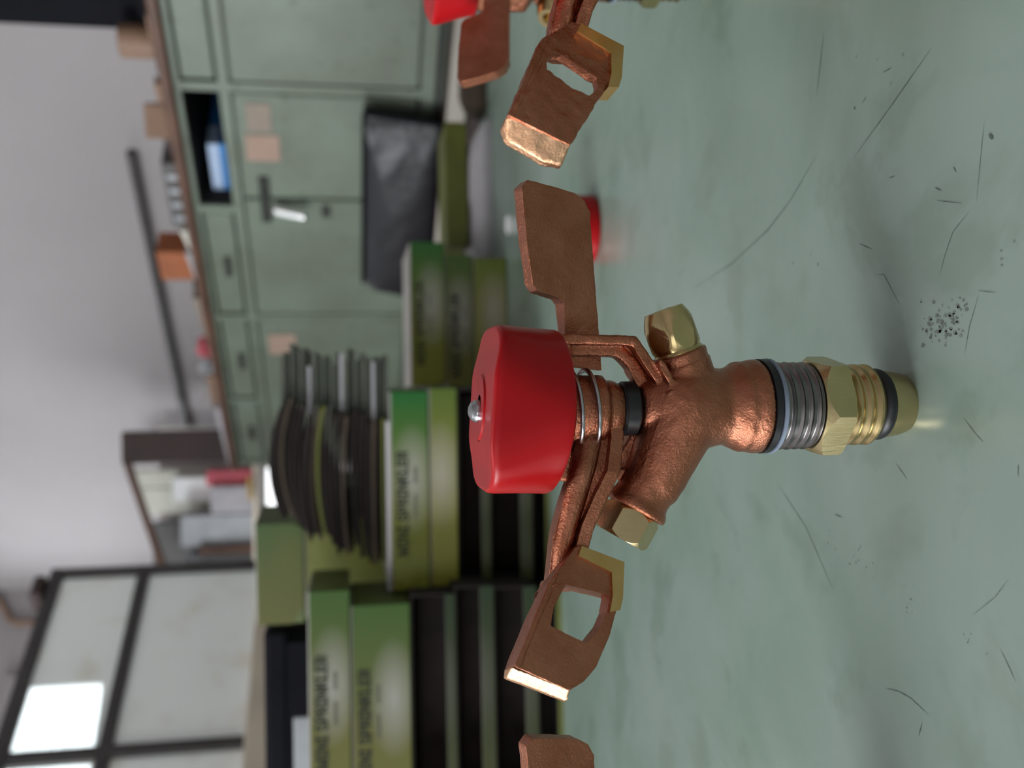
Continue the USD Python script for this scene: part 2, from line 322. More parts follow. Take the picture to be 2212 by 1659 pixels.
def blob(px, py, r, k):
    c = atz(px, py, TZ); out = []
    for _ in range(k):
        o = c + np.array([rng.normal(0, r), rng.normal(0, r * 1.6), 0]); n = 9; a = np.linspace(0, 2 * math.pi, n, endpoint=False); rr = r * (0.05 + 0.16 * rng.random()) * (0.6 + 0.6 * rng.random(n))
        V = np.vstack([[o[0], o[1], TZ + .0001], np.stack([o[0] + rr * np.cos(a), o[1] + 1.7 * rr * np.sin(a), np.full(n, TZ + .0001)], 1)])
        out.append(trimesh.Trimesh(V, np.array([[0, i + 1, (i + 1) % n + 1] for i in range(n)]), process=False))
    return out
sm = []
for px, py, r, k in ((2035, 700, .0030, 60), (2060, 675, .0022, 30), (1751, 203, .0012, 8), (1860, 1205, .0022, 9), (1790, 1165, .0014, 5), (1960, 1315, .0014, 6), (2180, 540, .0016, 6), (2095, 1385, .001, 6), (2135, 1410, .0008, 4)):
    sm += blob(px, py, r, k)
part(tb, 'smudges', sm, 'smudge', kind='stuff', smooth=False, world=True)

# ------------------------------------------------------------------ sprinklers
D = 0.262
AXP = at(1500, 880, D)[0]
def q(px, py, dy=0.0):
    """pixel on the plane through the first sprinkler's axis -> (x, z) from its base"""
    p = at(px, py, D + dy); return np.array([p[0] - AXP, p[2] - TZ])
MM = 0.131e-3
def zf(px, r): return float(at(px, 880, D - r)[2] - TZ)     # height of a front edge of a round part with radius r
def zc(px): return float(at(px, 880, D)[2] - TZ)
def v3(px, py, y=0.0):
    a = q(px, py); return np.array([a[0], y, a[1]])
def poly(pix): return [tuple(q(x, y)) for x, y in pix]
def hexbar(r, z0, z1, ch, phase=0.0):
    h = m3.Manifold.cylinder(z1 - z0, r, r, 6).rotate([0, 0, phase]).translate([0, 0, z0])
    rr = r * 0.995; ri = r * 0.87
    return h ^ lathe([(0, z0), (ri, z0), (rr, z0 + ch), (rr, z1 - ch), (ri, z1), (0, z1)], 96)
def make_sprinkler(label, slotted=False):
    t = thing('impact_sprinkler', label, 'sprinkler', (AXP, D, TZ), 0, 'bronze impact sprinklers standing on the green table')
    br = 44 if slotted else 0                           # the body can be turned under the arm
    # --- cast body
    r = lambda p: p * MM
    zb = zf(1680, r(101))
    prof = [(0, zb), (r(100), zb), (r(102), zb + .001), (r(102), zc(1618)), (r(97), zc(1600)), (r(99), zc(1590)), (r(88), zc(1572)), (r(82), zc(1556)), (r(86), zc(1535)), (r(96), zc(1500)), (r(98), zc(1470)), (r(88), zc(1430)), (r(66), zc(1395)), (r(55), zc(1376)), (0, zc(1374))]
    ms = [lathe(prof, 64)]
    ms.append(capsule(v3(1470, 890, -.002), v3(1408, 1035, -.002), r(84), r(64)))
    e0, e1 = v3(1410, 1020, -.002), v3(1366, 1101, -.002); dl = (e1 - e0) / np.linalg.norm(e1 - e0); ln = np.linalg.norm(e1 - e0)
    ms.append(along(lathe([(0, 0), (r(62), 0), (r(60), ln - r(26)), (r(68), ln - r(14)), (r(68), ln), (0, ln)], 48), e0, dl))
    ms.append(m3.Manifold.batch_hull([m3.Manifold.sphere(r(74), 28).translate(list(v3(1482, 868, 0))), along(m3.Manifold.cylinder(r(10), r(60), r(62), 32), v3(1474, 796, -.001), v3(1463, 763, -.001) - v3(1492, 845, -.001))]))
    g0, g1 = v3(1492, 845, -.001), v3(1463, 763, -.001); dr = (g1 - g0) / np.linalg.norm(g1 - g0); lr = np.linalg.norm(g1 - g0)
    ms.append(along(lathe([(0, -r(30)), (r(66), -r(30)), (r(58), lr - r(30)), (r(60), lr), (0, lr)], 48), g0, dr))
    for s in (1, -1):
        mir = (lambda p: p) if s == 1 else (lambda p: [(x, 1760 - y) for x, y in p])
        yo = 0 if s == 1 else .0042
        ms.append(strip(poly(mir([(1212, 734), (1356, 738), (1425, 845), (1445, 880)])), r(21), -.0068 + yo, .0045 + yo * .5))
        ms.append(strip(poly(mir([(1212, 757), (1330, 758), (1362, 790), (1392, 848), (1425, 890)])), r(26), -.0030 + yo, .0025 + yo))
        ms.append(prism(poly(mir([(1352, 740), (1430, 850), (1430, 900), (1395, 880), (1372, 830), (1325, 752)])), -.0022 + yo * .6, .0022 + yo))
    ms.append(prism(poly([(1200, 724), (1226, 724), (1226, 1036), (1200, 1036)]), -.0055, .0045))
    ms.append(strip(poly([(1425, 850), (1450, 905), (1470, 935)]), r(16), -.0105, 0))
    ms.append(strip(poly([(1405, 785), (1440, 850), (1480, 880)]), r(14), -.0095, 0))
    body = part(t, 'body_casting', cast(union(ms).rotate([0, 0, br]), 0.0011, 5, 0.0005), 'cast_bronze', smooth=True)
    # --- nozzles
    hn = hexbar(r(62), 0, r(66), r(9), 10)
    nz = hn + m3.Manifold.cylinder(r(14), r(50), r(50), 40).translate([0, 0, -r(13)]) - m3.Manifold.cylinder(.03, r(24), r(24), 32).translate([0, 0, r(20)])
    part(t, 'nozzle', along(nz, e1, dl).rotate([0, 0, br]), 'brass', 'hexagonal brass nozzle on the long barrel', 20)
    L = r(98)
    barrel = lathe([(0, 0), (r(47), 0), (r(54), r(16)), (r(58), r(38)), (r(56.5), r(58)), (r(50), r(80)), (r(42), L), (r(26), L), (r(22), L - r(8)), (r(22), L - r(40)), (0, L - r(40))], 64)
    hx = m3.Manifold.cylinder(L, r(61), r(61), 6).rotate([0, 0, 8])
    nz2 = (barrel ^ hx) + lathe([(0, -r(6)), (r(52), -r(6)), (r(54), r(2)), (r(50), r(8)), (0, r(8))], 48)
    part(t, 'nozzle', along(nz2, g1, dr).rotate([0, 0, br]), 'brass_turned', 'faceted brass nozzle on the short barrel', 25)
    # --- hammer arm
    am = [lathe([(0, zc(1338)), (r(52), zc(1338)), (r(60), zc(1322)), (r(62), zc(1305)), (r(72), zc(1298)), (r(72), zc(1228)), (0, zc(1228))], 48)]
    la_ = []
    la_.append(prism(poly([(1232, 945), (1218, 1030), (1198, 1090), (1183, 1150)] + ([(1176, 1225), (1222, 1228)] if slotted else [(1172, 1250), (1215, 1265)]) + [(1252, 1200), (1255, 1150), (1268, 1105), (1292, 1058), (1322, 1000), (1334, 925), (1325, 870), (1260, 870)]), -.0025, .0035))
    la_.append(strip(poly([(1322, 885), (1318, 945), (1302, 1015), (1272, 1075), (1248, 1130), (1232, 1195)] + ([(1222, 1218)] if slotted else [(1205, 1252)])), r(27), -.0058, .003))
    for p0, p1, ra, rb in (((1275, 905), (1247, 1000), 29, 27), ((1247, 1000), (1222, 1090), 27, 24), ((1222, 1090), (1203, 1170), 24, 20), ((1203, 1170), (1196, 1212) if slotted else (1188, 1246), 20, 13)):
        la_.append(capsule(v3(*p0, -.0022), v3(*p1, -.0022), r(ra), r(rb), 20))
    lf = union(la_).refine_to_length(0.003).warp_batch(lambda v: np.stack([v[:, 0], v[:, 1] - .0050 * np.clip((-v[:, 0] - .004) / .012, 0, 1), v[:, 2]], 1)); am.append(lf)
    # vane: a plate leaning towards the front
    vane = [(1222, 790), (1219, 715), (1211, 656), (1200, 644), (1150, 631), (1139, 616), (1125, 530), (1113, 408), (1127, 393), (1180, 402), (1236, 414), (1262, 430), (1275, 455), (1283, 560), (1290, 650), (1298, 725), (1306, 800)]
    pv = prism(poly(vane), -.0024, .0024).refine_to_length(0.004)
    c = q(1285, 600)[1]; la = math.radians(17)
    def lean(v):
        w = v.copy(); k = np.clip((w[:, 0] - q(1250, 790)[0]) / (q(1250, 680)[0] - q(1250, 790)[0]), 0, 1); z = (w[:, 2] - c) / math.cos(la * 0.7)
        w[:, 2] = c + z * np.cos(la * k) + (w[:, 1]) * np.sin(la * k) * 1.0; w[:, 1] = w[:, 1] * np.cos(la * k) - z * np.sin(la * k) + .0055; return w
    am.append(pv.warp_batch(lean))
    # spoon with its window, turned a little so that its end faces the daylight and its upper edge leans forward
    xe = q(1222, 1264)[0]
    def turn(v):
        x, y, z = v[:, 0], v[:, 1], v[:, 2]
        return np.stack([x - y * .36, y + (x - xe) * .34 - .0045 - (z - .062) * .22, z + y * .22], 1)
    def qt(px, py, y0):                                 # where to start so that the turned point is seen at that pixel
        yy = 0.0
        for _ in range(12):
            a_ = q(px, py, yy); x, z = a_[0] + y0 * .36, a_[1] - y0 * .22; yy = y0 + (x - xe) * .34 - .0045 - (z - .062) * .22
        return x, z
    YF = -.0024
    PT = lambda pix, y0=YF: [qt(x, y, y0) for x, y in pix]
    if slotted:
        spp = PT([(1172, 1236), (1240, 1176), (1262, 1184), (1335, 1222), (1338, 1262), (1300, 1350), (1240, 1482), (1108, 1436)])
        hol = PT([(1200, 1263), (1216, 1262), (1292, 1302), (1296, 1330), (1278, 1348), (1252, 1344), (1188, 1306), (1186, 1284)])
        rm = PT([(1170, 1235), (1152, 1290), (1096, 1425)], .004) + PT([(1124, 1420), (1176, 1300), (1190, 1250)])
    else:
        spp = PT([(1186, 1258), (1246, 1178), (1262, 1182), (1342, 1216), (1340, 1290), (1316, 1376), (1288, 1440), (1262, 1472), (1230, 1492), (1112, 1440)])
        hol = PT([(1222, 1263), (1318, 1286), (1312, 1322), (1298, 1352), (1268, 1390), (1190, 1352), (1196, 1312)])
        rm = PT([(1176, 1254), (1160, 1284), (1138, 1330), (1096, 1430)], .0085) + PT([(1126, 1440), (1170, 1330), (1192, 1290), (1205, 1240)])
    sp = prism(spp, YF, .0002 if slotted else .0026); hole = prism(hol, -.03, .03); rim = prism(rm, YF - .0002, .0042 if slotted else .0085)
    am.append(((sp + rim) - hole).refine_to_length(0.004).warp_batch(turn))
    arm = part(t, 'hammer_arm', cast(union(am) - hole.refine_to_length(0.004).warp_batch(turn), 0.0010, 2, 0.0011 if slotted else 0.0003), 'cast_bronze', smooth=40)
    fl = prism(PT([(1250, 1200), (1257, 1179), (1349, 1214), (1346, 1292), (1340, 1318), (1318, 1322), (1324, 1286), (1322, 1236)], -.0030), -.0030, .0030)
    part(arm, 'machined_edge', fl.refine_to_length(0.004).warp_batch(turn), 'edge_gold', 'yellow machined edge of the spoon')
    fr_, bk_ = (([(1110, 1428), (1242, 1478)], [(1094, 1450), (1108, 1478), (1186, 1516), (1224, 1514)]) if slotted else ([(1106, 1442), (1232, 1490)], [(1094, 1464), (1224, 1515)]))
    ef = m3.Manifold.hull_points(np.array([[a_[0], YF + .0001, a_[1]] for a_ in PT(fr_)] + [[a_[0], y_, a_[1]] for y_ in (.0014, .0034) for a_ in PT(bk_, .0014)] + [[a_[0], .0026, a_[1]] for a_ in PT(fr_)]))
    part(arm, 'ground_tip', cast(ef.refine_to_length(.002).warp_batch(turn), 0.0009, 12 if slotted else 2, .0006 if slotted else .0002), 'sanded_bronze', 'bright ground end of the spoon', smooth=True)
    # --- spring, bearing sleeve, pin
    ph = np.linspace(-1.42, 2 * math.pi * 2.2, 170); za_, zb_ = zf(1295, r(84)), zf(1258, r(84)); zz = za_ + (zb_ - za_) * ph / (2 * math.pi)
    pth = np.stack([r(83) * np.sin(ph), -r(83) * np.cos(ph), zz], 1); hk = pth[0] + np.array([[.0016, .0060, .0008], [.0004, .0024, .0002]])
    part(t, 'spring', tube(np.vstack([hk, pth]), .00066, 10), 'steel', smooth=True)
    part(t, 'bearing_sleeve', lathe([(0, zc(1372)), (r(54), zc(1372)), (r(58), zc(1368)), (r(58), zc(1343)), (r(54), zc(1338)), (0, zc(1338))]), 'black_rubber')
    part(t, 'pivot_pin', lathe([(0, zc(1225)), (r(24), zc(1225)), (r(24), zc(1030)), (r(23), zc(1025)), (r(18.5), zc(1017)), (r(10), zc(1012)), (0, zc(1010))], 40), 'steel')
    # --- cap
    nt, nr = 96, 14; R = r(172); V = []; ring = []
    a = np.linspace(0, 2 * math.pi, nt, endpoint=False)
    def crown(x, y):
        k = np.clip((r(135) - np.abs(x)) / r(75), 0, 1); return r(9) * (k * k * (3 - 2 * k))
    def plan(f, e):                                     # round at the lower edge, squarer at the top
        c, s_ = np.cos(a), np.sin(a); d = (np.abs(c) ** e + np.abs(s_) ** e) ** (-1 / e); return f * R * d * c, f * R * d * s_ * 0.99
    zt0, zb0 = zf(1074, r(168)), zf(1246, r(172))
    rows = [(0.90, 0, 1), (0.985, 0, 1), (1.0, r(6), 1)] + [(1.0, s, 0) for s in np.linspace(0.1, 0.95, 7)] + [(0.995, None, 2), (0.975, None, 3), (0.945, None, 4)] + [(f, None, 5) for f in (0.85, 0.72, 0.58, 0.48, 0.415, 0.40, 0.385, 0.37, 0.25, 0.155)]
    for f, s, kind in rows:
        tt = 0.0 if kind == 1 else (s if kind == 0 else 1.0); x, y = plan(f, (2.0 + 1.6 * tt ** 1.6) if (kind != 5 or f > .5) else 2.0); top = zt0 + crown(x, y)
        if kind == 1: z = np.full(nt, zb0) + s + r(16) * (x / R) ** 2
        elif kind == 0: zl_ = zb0 + r(6) + r(16) * (x / R) ** 2; z = zl_ + (top - r(12) - zl_) * s
        elif kind == 2: z = top - r(8)
        elif kind == 3: z = top - r(2.5)
        elif kind == 4: z = top + 0 * x
        else: z = top + (r(3.5) if f < 0.39 else (-r(2.5) if f < 0.41 else 0)) + 0 * x
        V.append(np.stack([x, y, z], 1))
    n = len(V); V = np.vstack(V + [[[0, 0, zb0]]]); Fc = []
    for i in range(n - 1):
        for k in range(nt):
            b0, b1 = i * nt + k, i * nt + (k + 1) % nt
            Fc += [[b0, b1, b1 + nt], [b0, b1 + nt, b0 + nt]]
    Fc += [[n * nt, (k + 1) % nt, k] for k in range(nt)]
    capm = trimesh.Trimesh(V, np.array(Fc), process=False)
    Tm = trimesh.transformations.rotation_matrix(math.radians(4.2), [0, 1, 0], [0, 0, zc(1140)]); capm.apply_transform(Tm)
    part(t, 'cap', capm, 'red_plastic', 'round red plastic cap', smooth=35)
    # --- foot: gaskets, steel threaded sleeve, hexagon, thread, O-ring
    z1, z2 = zf(1697, r(102)), zf(1708, r(102))
    part(t, 'gasket', lathe([(0, z1), (r(100), z1), (r(103), z1 + .0005), (r(103), zb), (0, zb)]), 'black_rubber', 'black rubber gasket')
    part(t, 'gasket', lathe([(0, z2), (r(99), z2), (r(104), z2 + .0004), (r(104), z1 - .0002), (r(101), z1), (0, z1)]), 'grey_rubber', 'grey rubber gasket')
    z3 = zf(1786, r(96)); pr = [(0, z3), (r(92), z3)]
    hs = np.linspace(z3, z2, 61)
    for i, z in enumerate(hs[1:-1]):
        ph = (i / 60.0 * 4.4) % 1.0; pr.append((r(91 + 5.5 * (1 - min(1, abs(ph - 0.5) / 0.28)) if abs(ph - 0.5) < 0.28 else 91), z))
    part(t, 'threaded_sleeve', lathe(pr + [(r(92), z2), (0, z2)], 72), 'steel_dark', 'ribbed steel sleeve', 35)
    z4 = zf(1854, r(108))
    zh_ = z3 - .0002
    hexm = m3.Manifold.cylinder(zh_ - z4, r(114), r(114), 6).rotate([0, 0, -102]).translate([0, 0, z4]) ^ lathe([(0, z4), (r(109), z4), (r(115), z4 + r(7)), (r(115), zh_ - r(22)), (r(97), zh_), (0, zh_)], 96)
    part(t, 'hexagon', hexm, 'brass', smooth=20)
    z5 = zf(1921, r(88)); pr = [(0, z5), (r(80), z5)]
    for i in range(4):
        h = (z4 + r(14) - z5) / 4; za = z5 + i * h
        pr += [(r(84), za + .12 * h), (r(90), za + .45 * h), (r(90), za + .65 * h), (r(84), za + .95 * h)]
    part(t, 'thread', lathe(pr + [(r(88), z4 + r(16)), (0, z4 + r(16))], 72), 'brass_turned', smooth=25)
    z6 = zf(1947, r(79)); ro = (z5 - z6) / 2
    part(t, 'o_ring', lathe([(r(62), z6 + ro * 1.0)] + [(r(79) - ro * 1.0 + ro * 1.05 * math.cos(u), z6 + ro + ro * 1.05 * math.sin(u)) for u in np.linspace(-math.pi * .62, math.pi * .62, 14)]), 'black_rubber')
    part(t, 'foot', lathe([(0, 0), (r(64), 0), (r(70), .0022), (r(74), .0055), (r(75), z6 + .001), (r(66), z6 + .0014), (r(66), z5 + .001), (0, z5 + .001)], 72), 'brass')
    return t
spr = make_sprinkler('whole bronze sprinkler with red cap standing in the middle of the green table')
def place_spr(px, py, Dn, dx, rot, label):
    p = at(px, py, Dn); return dup(spr, (p[0] + dx, Dn, TZ), rot, label)
sp3 = make_sprinkler('sprinkler at the upper picture edge, showing mainly its rough slotted spoon', True)
xf = UsdGeom.Xformable(sp3.prim); o_ = xf.GetOrderedXformOps(); o_[0].Set(Gf.Vec3d(0.1293, 0.2531, TZ)); o_[1].Set(-4.3)
dup(spr, (0.181, 0.412, TZ), 199, 'farther sprinkler cut by the upper picture edge with red cap corner and plain vane')
dup(spr, (-0.1605, 0.262, TZ), 4, 'sprinkler cut by the lower picture edge, only the tip of its vane showing')

# loose red cap lying on the table behind the vane
pc = atz(1300, 484, TZ)
rc = thing('loose_cap', 'loose red plastic cap lying on the table behind the bronze vane', 'cap', (pc[0], pc[1] + .0222, TZ))
cm = lathe([(0, 0), (.0205, 0), (.022, .0015), (.022, .016), (.0205, .0185), (.012, .0195), (.009, .0195), (.0085, .017), (0, .017)], 64)
part(rc, 'shell', cm, 'red_plastic', smooth=35)
pw = atz(1118, 482, TZ)
solo('bottle_cap', lathe([(0, 0), (.0085, 0), (.009, .001), (.009, .008), (.008, .009), (0, .009)], 32).translate([pw[0], pw[1] + .009, TZ]), 'paper_white', 'small white cap on the far part of the table beside the vane tip', 'cap')

# ------------------------------------------------------------------ cartons
def carton(loc, rot, w, d, h, label, front='carton_print', text=True, open_front=False, lip=0.3, top='carton_top', side='carton_side', flap=None, taper=0.0, group='green and yellow sprinkler cartons stacked on the table', name='carton'):
    t = thing(name, label, 'carton', loc, rot, group); k = .0012
    if open_front:
        b = [BX3((-w / 2, 0, 0), (w / 2, d, k)), BX3((-w / 2, 0, h - k), (w / 2, d, h)), BX3((-w / 2, 0, 0), (-w / 2 + k, d, h)), BX3((w / 2 - k, 0, 0), (w / 2, d, h)), BX3((-w / 2, d - k, 0), (w / 2, d, h))]
        part(t, 'tray', union(b), 'brown_card', 'dark brown inside of the open carton')
        part(t, 'front_lip', BX3((-w / 2, -.001, 0), (w / 2, 0, h * lip), .0003), front)
        part(t, 'bundle', BX3((-w / 2 + .004, .03, k), (w / 2 - .004, d - .01, h * .8), .003), 'brown_card')
    else:
        part(t, 'body', BX3((-w / 2, 0.0, 0), (w / 2, d, h - .001), .0015), side)
        if taper:
            fp = [(-w / 2, h * .25), (-w / 2 + taper, 0.001), (w / 2 - taper * .3, 0.001), (w / 2, h * .2), (w / 2, h - .001), (-w / 2, h - .001)]
            part(t, 'front_panel', prism(fp, -.0016, 0), front)
        else:
            part(t, 'front_panel', BX3((-w / 2, -.0014, 0.0008), (w / 2, 0.0004, h - .0012), .0006), front)
        part(t, 'lid', BX3((-w / 2 + .0005, .0005, h - .0012), (w / 2 - .0005, d - .0005, h), .0004), top)
    if flap:
        part(t, 'end_flap', BX3((-w / 2 - .001, 0, -.0), (-w / 2 + .0002, d * .8, h * .9), .0004), flap)
    if text and not open_front:
        tm = meshkit.text_mesh('MINI SPRINKLER', .0088, .0004, True); tm.apply_transform(trimesh.transformations.rotation_matrix(math.pi / 2, [1, 0, 0]))
        lo, hi = tm.bounds; s = .082 / (hi[0] - lo[0]); tm.apply_scale([s, 1, 1]); tm.apply_translation([-.051 - tm.bounds[0][0], -.0015, h - .0135 - tm.bounds[0][2] * 0])
        part(t, 'lettering', tm, 'print_ink', 'dark lettering MINI SPRINKLER', False)
        sm = []
        for x0, x1 in ((-.020, -.004), (.006, .019)):
            for x in np.arange(x0, x1, .0022): sm.append(BX3((x, -.0018, h - .0205), (x + .0013, -.0014, h - .018)))
        part(t, 'small_print', sm, 'print_faint', smooth=False, kind='stuff')
    return t
def stack(xc, yf, z0, rot, specs):
    z = TZ + z0
    for sp in specs:
        sp = dict(sp); w, h, dx, dyy = sp.pop('w', .156), sp.pop('h'), sp.pop('dx', 0), sp.pop('dy', 0); lab = sp.pop('label'); dr = sp.pop('dr', 0)
        carton((xc + dx, yf + dyy, z), rot + dr, w, sp.pop('d', .11), h, lab, **sp); z += h + .0002
    return z
Yb = 0.765
xb = (at(880, 855, Yb)[0] + at(880, 1265, Yb)[0]) / 2
zBtop = stack(xb, Yb, 0, -1.0, [
    dict(h=.0140, label='lowest open carton in the stack under the flattened sheets', open_front=True, lip=.25, dx=-.002, front='carton_olive'),
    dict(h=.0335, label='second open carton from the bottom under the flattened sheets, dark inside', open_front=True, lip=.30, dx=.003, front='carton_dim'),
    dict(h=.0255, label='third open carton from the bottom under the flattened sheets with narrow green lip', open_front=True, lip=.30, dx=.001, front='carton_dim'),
    dict(h=.0225, label='narrow yellowish closed carton just below the carton lettered under the sheets', front='carton_print_yellow', text=False, dx=.002),
    dict(h=.0305, label='bright green lettered carton directly under the flattened sheets', flap='carton_olive')])
Yc2 = 0.955
xc2 = (at(930, 530, Yc2)[0] + at(930, 832, Yc2)[0]) / 2
stack(xc2, Yc2, 0, 2.0, [
    dict(h=.0340, label='lowest carton of the low stack in front of the black pouch', front='carton_print_yellow', text=False, w=.130, dx=-.008),
    dict(h=.0280, label='middle lettered carton of the low stack in front of the black pouch', front='carton_print_pale', w=.140, dx=-.010),
    dict(h=.0345, label='topmost carton of the low stack, its end touching the black pouch', w=.140, dx=.002, flap='carton_olive', taper=.004)])
Ya = 0.725
xa = at(800, 1475, Ya)[0] - .019
stack(xa, Ya, 0, 2.5, [
    dict(h=.0190, label='lowest dark open carton of the stack by the lower picture edge', open_front=True, lip=.2, front='carton_olive'),
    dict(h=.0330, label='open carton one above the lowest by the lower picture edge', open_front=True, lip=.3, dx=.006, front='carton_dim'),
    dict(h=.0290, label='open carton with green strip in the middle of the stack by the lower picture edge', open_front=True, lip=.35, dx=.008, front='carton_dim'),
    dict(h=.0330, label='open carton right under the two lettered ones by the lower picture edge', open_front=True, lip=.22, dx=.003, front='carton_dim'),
    dict(h=.0440, label='tall pale lettered carton second from top by the lower picture edge', front='carton_print_pale', dx=-.002),
    dict(h=.0310, label='topmost lettered carton of the stack by the lower picture edge', dx=.010, front='carton_print_pale')])
# cartons standing behind, between the two stacks
Ye = 0.895
xe1 = (at(600, 1130, Ye)[0] + at(600, 1345, Ye)[0]) / 2
stack(xe1 + .010, Ye, 0, -6, [
    dict(h=.060, w=.12, d=.075, label='dark lowest carton standing behind the gap between both stacks', front='carton_side', text=False),
    dict(h=.060, w=.12, d=.075, label='second carton from below behind the gap between both stacks', front='carton_olive', text=False, dx=.002),
    dict(h=.078, w=.12, d=.075, label='plain olive carton below the tapered green one behind the stacks', front='carton_olive', text=False, dx=.006),
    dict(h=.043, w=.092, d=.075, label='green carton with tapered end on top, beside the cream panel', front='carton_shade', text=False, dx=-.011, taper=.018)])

# flattened cartons piled on the lettered carton
nS = 24; hS = .084; z0 = zBtop
for i in range(nS):
    f = i / (nS - 1); L = .112 * (1 - .24 * f ** 2) + (.022 if i == 0 else 0); Dp = .118
    xr = xb + .070 - .015 * (1 - f) + rng.normal(0, .0030); xl = xr - L + rng.normal(0, .002)
    nx = 14; th = hS / nS * .80
    xs = np.linspace(xl, xr, nx); sag = lambda x: .010 * ((x - (xl + xr) / 2) / (L / 2)) ** 2 * (-1) * f * .9
    V = []; y0, y1 = Yb + .004 + rng.normal(0, .0015), Yb + .004 + Dp + rng.normal(0, .004); sk = .020
    zz = z0 + i * hS / nS
    for x in xs:
        for (yy, dz) in ((y0 - (.002 if i == 0 else 0), 0), (y1, 0), (y1, th), (y0, th)): V.append([x + (yy - y0) * .12, yy, zz + dz + sag(x) + .010 * f * .9])
    V = np.array(V); Fc = []
    for k in range(nx - 1):
        for e in range(4):
            a_, b_ = 4 * k + e, 4 * k + (e + 1) % 4; Fc += [[a_, a_ + 4, b_ + 4], [a_, b_ + 4, b_]]
    Fc += [[0, 1, 2], [0, 2, 3], [4 * nx - 4, 4 * nx - 2, 4 * nx - 3], [4 * nx - 4, 4 * nx - 1, 4 * nx - 2]]
    shm = trimesh.Trimesh(V, np.array(Fc), process=False); trimesh.repair.fix_normals(shm)
    base = np.array([(xl + xr) / 2, y0, zz])
    lb = 'uppermost sheet of the pile of flattened brown cartons' if i == nS - 1 else 'whitish lowest sheet of the pile of flattened cartons' if i == 0 else {1: 'olive second sheet from the bottom of the pile of flattened cartons', 14: 'olive sheet above the middle of the pile of flattened cartons', 3: 'paler brown sheet near the bottom of the pile of flattened cartons', 9: 'paler brown sheet just below the middle of the pile of flattened cartons', 15: 'paler brown sheet in the upper half of the pile of flattened cartons', 21: 'paler brown sheet near the top of the pile of flattened cartons'}.get(i, 'flattened dark brown carton within the pile on top of the lettered carton')
    t = thing('flattened_carton', lb, 'carton', base, 0, 'flattened cartons in the pile')
    part(t, 'sheet', shm, 'bag_white' if i == 0 else 'carton_olive' if i in (1, 14) else 'kraft_card' if i % 6 == 3 else 'brown_card', world=True, smooth=False)
    ext = .032 + .012 * (1 - f) + .012 * rng.random()
    ed = BX3((xr + .0004, y0 + .006, zz + .010 * f * .9 + sag(xr) + .0001), (xr + ext, y1 - .004, zz + th * 1.05 + .010 * f * .9 + sag(xr)))
    part(t, 'printed_flap', ed, ['pale_green_card', 'moss_card', 'pale_green_card', 'bag_white', 'moss_card', 'pale_green_card', 'moss_card'][i % 7], 'pale printed flap sticking out', world=True)

# packets at the far edge of the table
def packet(c, w, d, h, seed):
    s = trimesh.creation.box([w, d, h]).subdivide().subdivide().subdivide()
    v = s.vertices; rx, ry = np.abs(v[:, 0]) / (w / 2), np.abs(v[:, 1]) / (d / 2)
    puff = np.sqrt(np.clip(1 - rx ** 4, 0.02, 1)) * np.sqrt(np.clip(1 - ry ** 4, 0.02, 1))
    v[:, 2] = (v[:, 2] + h / 2) * (0.25 + 0.75 * puff) + np.maximum(0, v[:, 2]) / (h / 2) * (meshkit.fbm(v * 60 + seed, 3) - .5) * h * .35
    s.vertices = v; s.apply_translation(c); return s
p1 = at(1075, 440, 1.045)
solo('plastic_packet', packet((at(1060, 440, 1.06)[0] + .005, 1.085, TZ), .165, .085, .026, 3), 'bag_white', 'white plastic packet under the flat green carton at the table edge', 'packet', smooth=True)
carton((at(1010, 405, 1.075)[0], 1.055, TZ + .0255), 3, .135, .08, .024, 'flat yellow green carton lying on the white plastic packet', front='carton_olive', text=False, taper=.012, side='carton_olive', top='carton_olive')
pk = at(1030, 190, 1.09)
solo('cardboard_piece', packet((at(1030, 205, 1.09)[0] + .01, 1.10, TZ), .06, .05, .027, 9), 'kraft_card', 'brown cardboard piece at the table edge next to the green carton', 'cardboard', smooth=True)

# ------------------------------------------------------------------ bench and cabinet along the back wall
bz = TZ - .004
bn = thing('side_bench', 'low bench with a pale edge carrying the green cabinet', 'bench', room(0, BF - .06, 0), ROTR)
part(bn, 'bench_top', BX3((A_LEFT + .06, 0, bz - .03), (A_RIGHT - .06, .47, bz)), 'dark_wood')
part(bn, 'pale_edging', BX3((A_LEFT + .06, -.008, bz - .03), (A_RIGHT - .06, 0, bz), .002), 'pale_edge')
part(bn, 'front_board', BX3((A_LEFT + .1, .05, 0), (A_RIGHT - .1, .07, bz - .03)), 'dark_wood')

a_r = 1.05; a_l = on_b(545, 1005, BF)[0]
ztop = on_b(428, 500, BF)[1]; zrail = on_b(517, 440, BF)[1]; zdb = on_b(915, 120, BF)[1]
HT = ztop - bz
cb = thing('metal_cabinet', 'worn green metal cabinet with a row of drawers above doors', 'cabinet', room(0, BF, bz + .0004), ROTR)
rel = lambda z: z - bz
RAIL = .010
zA, zB = rel(zrail) + RAIL, rel(zrail) - RAIL * .6
ys_dr = [on_b(450, 187, BF)[0], on_b(470, 452, BF)[0], on_b(500, 686, BF)[0], on_b(520, 866, BF)[0]]   # dividers of the drawer row
ys_do = [on_b(700, 196, BF)[0], on_b(700, 685, BF)[0]]
car = BX3((a_l, 0, 0), (a_r, .40, HT), .002)
cols = [a_r - .012] + ys_dr + [a_l + .010]
gap = .008
opens = []
for i in range(len(cols) - 1): opens.append((cols[i + 1] + gap, cols[i] - gap, zA, HT - .010, 'd', i))
dcols = [a_r - .012] + ys_do + [a_l + .010]
zdlo = rel(zdb)
for i in range(len(dcols) - 1): opens.append((dcols[i + 1] + gap, dcols[i] - gap, zdlo, zB, 'D', i))
